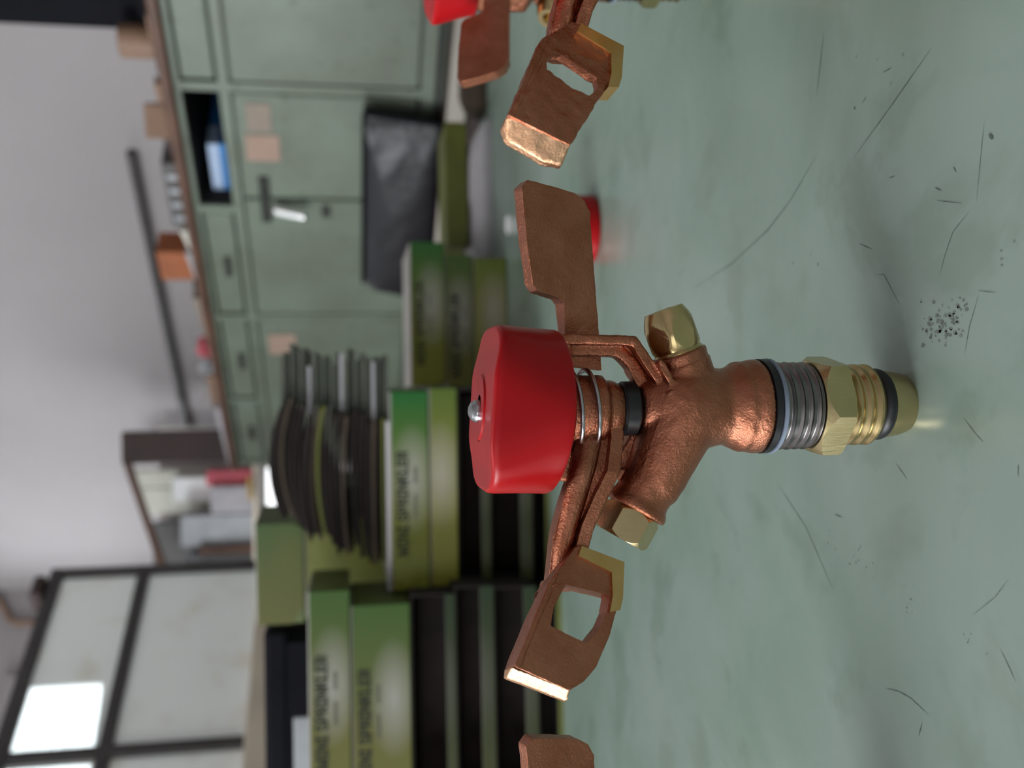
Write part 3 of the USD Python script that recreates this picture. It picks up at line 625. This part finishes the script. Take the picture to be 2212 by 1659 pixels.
for x0, x1, zl, zh, kd, i in opens: car = car - BX3((x0, -.01, zl), (x1, .36 if kd == 'd' else .012, zh))
part(cb, 'carcass', car, 'cabinet_green')
for x0, x1, zl, zh, kd, i in opens:
    if kd == 'd':
        if i == 1:
            part(cb, 'bay_lining', [BX3((x0 + .0005, .004, zl + .0005), (x0 + .003, .36, zh - .0005)), BX3((x1 - .003, .004, zl + .0005), (x1 - .0005, .36, zh - .0005)), BX3((x0 + .003, .34, zl), (x1 - .003, .345, zh)), BX3((x0 + .003, .004, zl + .0003), (x1 - .003, .34, zl + .002)), BX3((x0 + .003, .004, zh - .002), (x1 - .003, .34, zh - .0003))], 'dark_inside', 'dark bay without its drawer')
            bay = (x0, x1, zl, zh); continue
        dw = part(cb, 'drawer', BX3((x0 + .0035, .002, zl + .0035), (x1 - .0035, .34, zh - .0035), .003), 'cabinet_green')
        cx = (x0 + x1) / 2; cz = zl + (zh - zl) * .42; hw = min(.026, (x1 - x0) * .28)
        part(dw, 'slot_pull', m3.Manifold.batch_hull([m3.Manifold.cylinder(.006, .006, .006, 16).rotate([90, 0, 0]).translate([cx - hw + .006, .0035, cz]), m3.Manifold.cylinder(.006, .006, .006, 16).rotate([90, 0, 0]).translate([cx + hw - .006, .0035, cz])]), 'grime_dark', 'dark oval finger pull')
    else:
        if i == 1: xs = [(x0, (x0 * .42 + x1 * .58) - 0), ((x0 * .42 + x1 * .58) + 0, x1)]
        else: xs = [(x0, x1)]
        for (u0, u1) in xs:
            dm = BX3((u0 + .0022, -.001, zl + .004), (u1 - .0022, .011, zh - .004), .003)
            part(cb, 'door', dm, 'cabinet_green')
zp0 = rel(on_b(945, 120, BF)[1]); part(cb, 'plinth', BX3((a_l + .01, -.0015, .004), (a_r - .01, .0005, max(zp0, .012)), .0005), 'grime_dark', 'dark dirty plinth strip')
part(cb, 'top_board', BX3((a_l - .01, -.012, HT), (a_r + .01, .41, HT + .017), .003), 'brown_wood', 'brown wooden top board')
# lock plate and lever handle
hx, hz = on_b(572, 440, BF - .01); hz = rel(hz)
lk = part(cb, 'lock_plate', BX3((hx - .050, -.006, hz - .010), (hx + .055, -.0005, hz + .008), .002), 'grime_dark', 'dark lock plate')
l0 = on_b(600, 455, BF - .02); l1 = on_b(655, 467, BF - .03)
part(cb, 'lever_handle', m3.Manifold.batch_hull([m3.Manifold.sphere(.009, 18).translate([l0[0], -.018, rel(l0[1])]), m3.Manifold.sphere(.0085, 18).translate([l1[0], -.030, rel(l1[1])])]) + capsule((l0[0], -.018, rel(l0[1])), (l0[0], 0, rel(l0[1])), .006, .006), 'chrome', 'bright chrome lever handle')
part(cb, 'keyhole', BX3((on_b(705, 455, BF)[0] - .014, -.003, rel(on_b(705, 455, BF)[1]) - .008), (on_b(705, 455, BF)[0] + .014, -.0008, rel(on_b(705, 455, BF)[1]) + .008), .001), 'grime_dark', 'small dark catch')
def note(x0, y0, x1, y1, m, label):
    (a0, z0_), (a1, z1_) = on_b(x0, y0, BF - .001), on_b(x1, y1, BF - .001)
    c = room((a0 + a1) / 2, BF - .0022, 0); lo = min(z0_, z1_); t = tomesh(BX3((min(a0, a1), -.0012, lo), (max(a0, a1), 0, max(z0_, z1_)), .0003)).copy()
    T = np.eye(4); T[:3, 0], T[:3, 1] = AX, BX; T[:3, 3] = BX * (BF - .0015)
    t.apply_transform(T); solo('paper_label', t, m, label, 'label', smooth=False)
note(528, 222, 588, 285, 'paper_tan', 'greyish paper label on the cabinet door above the pinkish one')
note(528, 290, 606, 348, 'paper_pink', 'pinkish paper label on the cabinet door nearest the lever handle')
note(579, 722, 641, 764, 'paper_pink', 'pink paper label on the cabinet door above the flattened cartons')
# carton in the open bay
bq0, bq1 = on_b(480, 425, BF + .04), on_b(478, 312, BF + .04); bw = bq1[0] - bq0[0]; bhh = on_b(456, 370, BF + .04)[1] - (bz + bay[2] + .003)
t = thing('blue_carton', 'blue and white carton lying in the open drawer bay', 'carton', room((bq0[0] + bq1[0]) / 2, BF + .04, bz + bay[2] + .003), ROTR)
part(t, 'body', BX3((-bw / 2, 0, 0), (bw / 2, .2, bhh), .002), 'blue_card'); part(t, 'white_band', BX3((-bw / 2 - .0005, -.0008, bhh * .45), (bw / 2 + .0005, .05, bhh + .0005), .001), 'pale_blue_card', 'pale blue upper band')
# black pouch leaning on the cabinet
def quad_pts(pix, b): return [on_b(x, y, b) for x, y in pix]
bp = BF - .035
pq = quad_pts([(786, 243), (965, 268), (962, 640), (868, 632), (784, 608)], bp); pq = [(p[0], max(p[1], bz + .001)) for p in pq]
po = thing('zip_pouch', 'black leather zip pouch leaning against the cabinet door', 'pouch', room(np.mean([p[0] for p in pq]), bp, min(p[1] for p in pq)), ROTR)
pts = np.array([(p[0] - np.mean([k[0] for k in pq]), p[1] - min(k[1] for k in pq)) for p in pq])
pm = prism(pts, 0, .02).refine_to_length(.012)
def puffy(v):
    c = pts.mean(0); dd = np.clip(1 - np.maximum(np.abs(v[:, 0] - c[0]) / (np.ptp(pts[:, 0]) / 2), np.abs(v[:, 2] - c[1]) / (np.ptp(pts[:, 1]) / 2)), 0, 1)
    w = v.copy(); front = v[:, 1] < .01; w[:, 1] += np.where(front, -.022 * np.sqrt(dd) + .012 * (meshkit.fbm(np.stack([v[:, 0] * 9 + v[:, 2] * 14, v[:, 2] * 6, 0 * v[:, 0]], 1), 3) - .5) * np.minimum(1, dd * 5), 0)
    w[:, 1] += .0; return w
part(po, 'pouch_body', pm.warp_batch(puffy), 'black_leather', smooth=True)
zp = [(pts[i][0], -.003, pts[i][1]) for i in (0, 4)]
part(po, 'zip', tube([np.array(zp[0]), np.array(zp[1])], .0035), 'navy_plastic', 'dark zip along the upper edge')
part(po, 'piping', tube([np.array((pts[0][0], -.003, pts[0][1])), np.array((pts[1][0], -.003, pts[1][1] + .004))], .004), 'navy_plastic')

# ------------------------------------------------------------------ clutter on the cabinet top
zt = bz + HT + .0172
def on_top(px0, py0, px1, py1, b, depth, name, label, cat, m, c=.002, shape='box', base=True):
    """a thing whose front face spans these pixels at room depth b, standing on the cabinet top"""
    a0, z1_ = on_b(px0, (py0 + py1) / 2, b); aL = on_b((px0 + px1) / 2, py1, b)[0]; aR = on_b((px0 + px1) / 2, py0, b)[0]
    h = max(.006, z1_ - zt); w = aR - aL
    if shape == 'box': mf = BX3((-w / 2, 0, 0), (w / 2, depth, h), c)
    elif shape == 'cyl': mf = lathe([(0, 0), (w / 2 - c, 0), (w / 2, c), (w / 2, h - c), (w / 2 - c, h), (w / 2 * .6, h), (w / 2 * .6, h * .6), (0, h * .6)], 40).translate([0, w / 2, 0])
    elif shape == 'roll': mf = (m3.Manifold.cylinder(depth, h / 2, h / 2, 40) - m3.Manifold.cylinder(depth * 3, h / 3.6, h / 3.6, 32).translate([0, 0, -depth])).rotate([-90, 0, 0]).translate([0, 0, h / 2])
    elif shape == 'cube': mf = BX3((-w / 2, 0, 0), (w / 2, w, h), c).rotate([0, 0, 35])
    elif shape == 'wedge': mf = prism([(-w / 2, 0), (w / 2, 0), (w / 2, h), (-w / 2, h * .45)], 0, depth)
    p = room((aL + aR) / 2, b, zt)
    t = thing(name, label, cat, p, ROTR); part(t, 'body', mf, m); t.h, t.w = h, w; return t
a0 = on_b(170, 60, BF + .10)[0]
t = thing('display_board', 'large dark navy board standing at the cabinet end against the white wall', 'panel', room(a0, BF + .10, zt), ROTR)
ztp = on_b(-60, 40, BF + .1)[1]
part(t, 'board', BX3((0, 0, .03), (.5, .03, ztp - zt + .05), .003), 'navy_plastic'); part(t, 'stand', BX3((.02, -.03, 0), (.46, .06, .03), .003), 'navy_plastic')
on_top(255, 78, 350, 142, BF + .03, .07, 'wooden_cup', 'tan wooden cup standing next to the dark navy board', 'cup', 'tan_wood', shape='cyl')
on_top(338, 36, 352, 92, BF + .0, .03, 'wood_offcut', 'small pale wood offcut at the foot of the navy board', 'offcut', 'tan_wood')
on_top(338, 148, 360, 178, BF + .02, .03, 'glass_vial', 'small grey blue vial between the wooden cup and the brown cube', 'vial', 'grey_card', shape='cyl')
on_top(336, 182, 372, 225, BF + .05, .04, 'brown_box', 'low brown box behind the vial on the cabinet top', 'box', 'tan_wood')
on_top(312, 232, 372, 292, BF + .04, .05, 'wooden_cube', 'brown wooden cube turned on edge on the cabinet top', 'cube', 'tan_wood', shape='cube')
on_top(354, 296, 384, 352, BF + .06, .06, 'dark_block', 'dark wedge shaped block after the brown cube', 'block', 'dark_wood', shape='wedge')
t = on_top(360, 355, 392, 490, BF + .04, .06, 'clip_box', 'long grey metal clip box lying on the cabinet top', 'box', 'dark_grey')
for k in range(4): part(t, 'clip', BX3((-t.w / 2 + t.w * (.12 + .22 * k), -.004, .006), (-t.w / 2 + t.w * (.20 + .22 * k), 0, t.h * .8), .001), 'grey_card')
on_top(392, 500, 418, 540, BF + .02, .03, 'paper_wad', 'small pale paper wad between clip box and orange carton', 'paper', 'cream_paper', shape='wedge')
on_top(343, 546, 420, 606, BF + .10, .06, 'orange_carton', 'orange brown carton standing below the wall pipe', 'carton', 'orange_card')
on_top(405, 548, 428, 604, BF + .02, .03, 'foil_strip', 'crumpled pale strip in front of the orange carton', 'foil', 'grey_card', shape='wedge')
on_top(418, 618, 436, 640, BF + .01, .02, 'dark_spool', 'small dark spool on the cabinet top past the orange carton', 'spool', 'dark_wood', shape='cyl')
on_top(424, 645, 448, 735, BF + .03, .05, 'paper_bundle', 'low bundle of pinkish papers past the dark spool', 'papers', 'paper_tan', shape='wedge')
on_top(425, 745, 462, 775, BF + .03, .03, 'red_spool', 'small dark red spool on the cabinet top', 'spool', 'red_card', shape='roll')
on_top(430, 780, 466, 812, BF + .03, .03, 'white_spool', 'small whitish spool next to the dark red one', 'spool', 'grey_card', shape='roll')
on_top(452, 815, 478, 880, BF + .03, .05, 'brown_packet', 'low brown packet toward the dark wooden rack', 'packet', 'tan_wood')
on_top(474, 884, 494, 1000, BF + .01, .08, 'paper_stack', 'whitish paper stack lying at the end of the cabinet top', 'papers', 'bag_white', shape='wedge')
# pipe on the wall
pp = [on_b(x, y, B_BACK - .012) for x, y in ((283, 330), (405, 925), (470, 1260))]
solo('wall_pipe', tube([room(a, B_BACK - .013, z) for a, z in pp], .011, 12), 'frame_metal', 'dark grey pipe running along the white wall', 'pipe', smooth=True)

# ------------------------------------------------------------------ rack in the corner with papers
YR = 2.64
def atR(px, py, dy=0): return at(px, py, YR + dy)
rz0 = bz
pL, pR = atR(400, 1000)[0], atR(400, 930)[0]
zRt = atR(262, 965)[2]
xLft = atR(450, 1238)[0]
rk = thing('wooden_rack', 'open dark brown wooden rack full of papers in the corner', 'rack', ((xLft + pR) / 2, YR, 0))
zsh = atR(546, 1100)[2]
part(rk, 'side_panel', BX3((pL, YR, bz + .0005), (pR, YR + .05, zRt), .003), 'dark_wood', world=True)
part(rk, 'shelf', BX3((xLft, YR - .0, zsh - .014), (pL, YR + .28, zsh), .002), 'cream_panel', world=True)
part(rk, 'back_panel', BX3((xLft, YR + .28, zsh - .014), (pR, YR + .29, atR(300, 1100)[2]), .002), 'side_wall', world=True)
s0, s1 = atR(265, 1000), atR(345, 1235)
part(rk, 'sloping_rail', BX3((0, 0, 0), (float(np.hypot(s1[0] - s0[0], s1[2] - s0[2])), .02, .018), .002).rotate([0, math.degrees(math.atan2(s0[2] - s1[2], s1[0] - s0[0])), 0]).translate(list(map(float, s0))), 'brown_wood', world=True)
part(rk, 'end_post', BX3((xLft - .035, YR, bz + .0005), (xLft, YR + .05, atR(335, 1238)[2]), .002), 'dark_grey', world=True)
def in_rack(px0, py0, px1, py1, dy, depth, name, label, cat, m, rot=0, floor=None):
    p, r_ = at((px0 + px1) / 2, py1, YR + dy), at((px0 + px1) / 2, py0, YR + dy); zt_ = at(px0, (py0 + py1) / 2, YR + dy)[2]; zb_ = zsh if floor is None else floor
    mf = BX3((p[0], YR + dy, zb_ + .0003), (r_[0], YR + dy + depth, zt_), .002)
    if rot:
        c = [(p[0] + r_[0]) / 2, YR + dy, zb_]; mf = mf.translate([-v for v in c]).rotate([0, rot, 0]).translate(c)
    return solo(name, mf, m, label, cat)
in_rack(285, 1016, 420, 1052, .20, .06, 'cream_folder', 'cream folder at the back of the rack beside the dark side panel', 'folder', 'cream_paper')
in_rack(300, 1054, 420, 1108, .21, .05, 'cream_envelope', 'cream envelope standing behind the bright white papers in the rack', 'envelope', 'cream_paper')
in_rack(445, 1016, 560, 1048, .02, .10, 'red_booklet', 'red edged booklet in the rack below the white papers', 'booklet', 'red_card')
in_rack(372, 1030, 560, 1082, .13, .06, 'white_papers', 'bright white paper pile standing in the rack', 'papers', 'paper_white')
in_rack(455, 1050, 560, 1108, .0, .10, 'grey_box', 'pale grey box in front of the white papers in the rack', 'box', 'bag_white')
in_rack(535, 1030, 560, 1080, -.03, .025, 'yellow_packet', 'small yellow packet at the front of the rack', 'packet', 'yellow_card')
in_rack(390, 1112, 560, 1178, .05, .12, 'grey_file_box', 'grey file box in the rack nearest the white papers', 'box', 'grey_card')
in_rack(430, 1180, 560, 1196, .03, .05, 'wooden_stick', 'upright thin brown stick between the two grey boxes', 'slat', 'brown_wood', )
in_rack(400, 1200, 560, 1230, .05, .12, 'grey_case', 'second grey file box at the glass partition end of the rack', 'box', 'grey_card')
in_rack(330, 1128, 395, 1236, .19, .05, 'dark_ledger', 'dark ledger standing at the back over the grey boxes', 'ledger', 'dark_grey')
wq = [on_b(x, y, B_BACK - .004) for x, y in ((550, 1002), (550, 1116), (720, 1060))]
w4 = thing('window_4', None, None, room(wq[1][0], B_BACK, wq[2][1]), ROTR, kind='structure')
ww, wh = wq[0][0] - wq[1][0], wq[0][1] - wq[2][1]
part(w4, 'window_glow_pane', BX3((0, -.008, 0), (ww, -.003, wh)), 'daylight_low', 'daylit pane')
part(w4, 'window_frame', [BX3((-.03, -.02, -.03), (0, 0, wh + .03)), BX3((ww, -.02, -.03), (ww + .03, 0, wh + .03)), BX3((0, -.02, wh), (ww, 0, wh + .03)), BX3((0, -.02, -.03), (ww, 0, 0))], 'white_wall')

# ------------------------------------------------------------------ glass partition at the left
PA = math.radians(34.4)
PD = np.array([math.sin(PA), math.cos(PA), 0]); PN = np.array([math.cos(PA), -math.sin(PA), 0])   # along it (away from us), facing us
PP = at(400, 1238, 2.45)
def onP(px, py, off=0.0):
    d = ray(px, py); t = ((PP + PN * off - CAM) @ PN) / (d @ PN); p = CAM + d * t
    return float((p - PP) @ PD), float(p[2])
gp = thing('glass_partition', 'dark framed glass partition with two frosted panes, glowing at the lower picture corner', 'partition', (PP[0], PP[1], 0), math.degrees(math.atan2(PD[1], PD[0])))
zt_ = onP(128, 1240)[1]; zm_ = onP(312, 1238)[1]; zb_ = onP(552, 1238)[1]
zl_ = onP(562, 1238)[1]
s_far = 0.0; s_near = onP(400, 1625)[0]; s_end = s_near - .9
fw = .022
bar = lambda x0, x1, z0, z1, d=.028: BX3((x0, -d / 2, z0), (x1, d / 2, z1), .002)
part(gp, 'top_rail', bar(s_end, s_far + fw, zt_ - .012, zt_ + .016), 'frame_metal')
part(gp, 'middle_rail', bar(s_end, s_far + fw, zm_ - .013, zm_ + .013, .026), 'frame_metal')
part(gp, 'base_panel', bar(s_end, s_far + fw, 0.0, zl_, .05), 'cream_panel', 'cream painted base below the panes')
for s in (s_far, s_near, s_near - .42, s_end):
    part(gp, 'mullion', bar(s - .004, s + fw, zl_, zt_ - .012, .027), 'frame_metal')
for s0_, s1_ in ((s_near + fw, s_far - .004), (s_near - .42 + fw, s_near - .004), (s_end + fw, s_near - .42 - .004)):
    part(gp, 'upper_pane', BX3((s0_, -.002, zm_ + .013), (s1_, .002, zt_ - .012)), 'frosted_pane')
    part(gp, 'lower_pane', BX3((s0_, -.002, zl_), (s1_, .002, zm_ - .013)), 'frosted_pane')
part(gp, 'corner_clamp', BX3((s_far - .075, -.03, zt_ + .016), (s_far - .015, .03, zt_ + .042), .004), 'dark_wood', 'dark clamp on the end of the top rail')

# window in the left wall, seen bright through the upper pane
def onA(px, py):
    d = ray(px, py); t = (A_LEFT - CAM @ AX) / (d @ AX); p = CAM + d * t; return float(p @ BX), float(p[2])
b0, z0w = onA(225, 1480); b1, z1w = onA(40, 1480)
bN = onA(140, 1660)[0]
w3 = thing('window_3', None, None, room(A_LEFT, 0, 0), ROTR, kind='structure')
bl, bh = sorted((bN - .35, b0)); 
part(w3, 'window_glow_pane', BX3((.002, bl, z0w), (.006, bh, z1w), 0), 'daylight', 'daylit pane')
part(w3, 'window_frame', [BX3((0, bl - .04, z0w - .04), (.03, bh + .04, z0w)), BX3((0, bl - .04, z1w), (.03, bh + .04, z1w + .04)), BX3((0, bl - .04, z0w), (.03, bl, z1w)), BX3((0, bh, z0w), (.03, bh + .04, z1w))], 'white_wall')

# dark case and cord behind the carton stack
cxl, cxr = at(600, 1720, .95)[0], at(600, 1352, .95)[0]
case = thing('dark_case', 'dark navy case standing behind the stack by the lower picture edge', 'case', ((cxl + cxr) / 2, .93, TZ))
zc_ = at(582, 1500, .95)[2] - TZ
part(case, 'shell', BX3((-(cxr - cxl) / 2, 0, 0), ((cxr - cxl) / 2, .12, zc_), .012), 'navy_plastic')
part(case, 'lid', BX3((-(cxr - cxl) / 2 - .002, -.002, zc_ - .02), ((cxr - cxl) / 2 + .002, .122, zc_ + .003), .005), 'navy_plastic')
ws = at(640, 1625, .86)
solo('white_sheet', BX3((ws[0] - .035, .86, TZ), (ws[0] + .030, .863, ws[2] + .002), .001), 'grey_card', 'grey white sheet standing between the dark case and the stack by the lower picture edge', 'sheet')
def onAL(px, py):
    d = ray(px, py); t = (A_LEFT + .012 - CAM @ AX) / (d @ AX); return CAM + d * t
solo('hanging_cord', tube([onAL(x, y) for x, y in ((-40, 1280), (0, 1298), (22, 1340), (40, 1346), (110, 1344))], .010, 8), 'tan_wood', 'tan cord hanging in a loop on the wall above the glass partition', 'cord', smooth=True)
solo('wall_bracket', tube([onAL(x, y) for x, y in ((-40, 1246), (10, 1250), (58, 1264))], .014, 8), 'dark_grey', 'short grey bar on the wall above the clamp of the partition', 'bar', smooth=True)
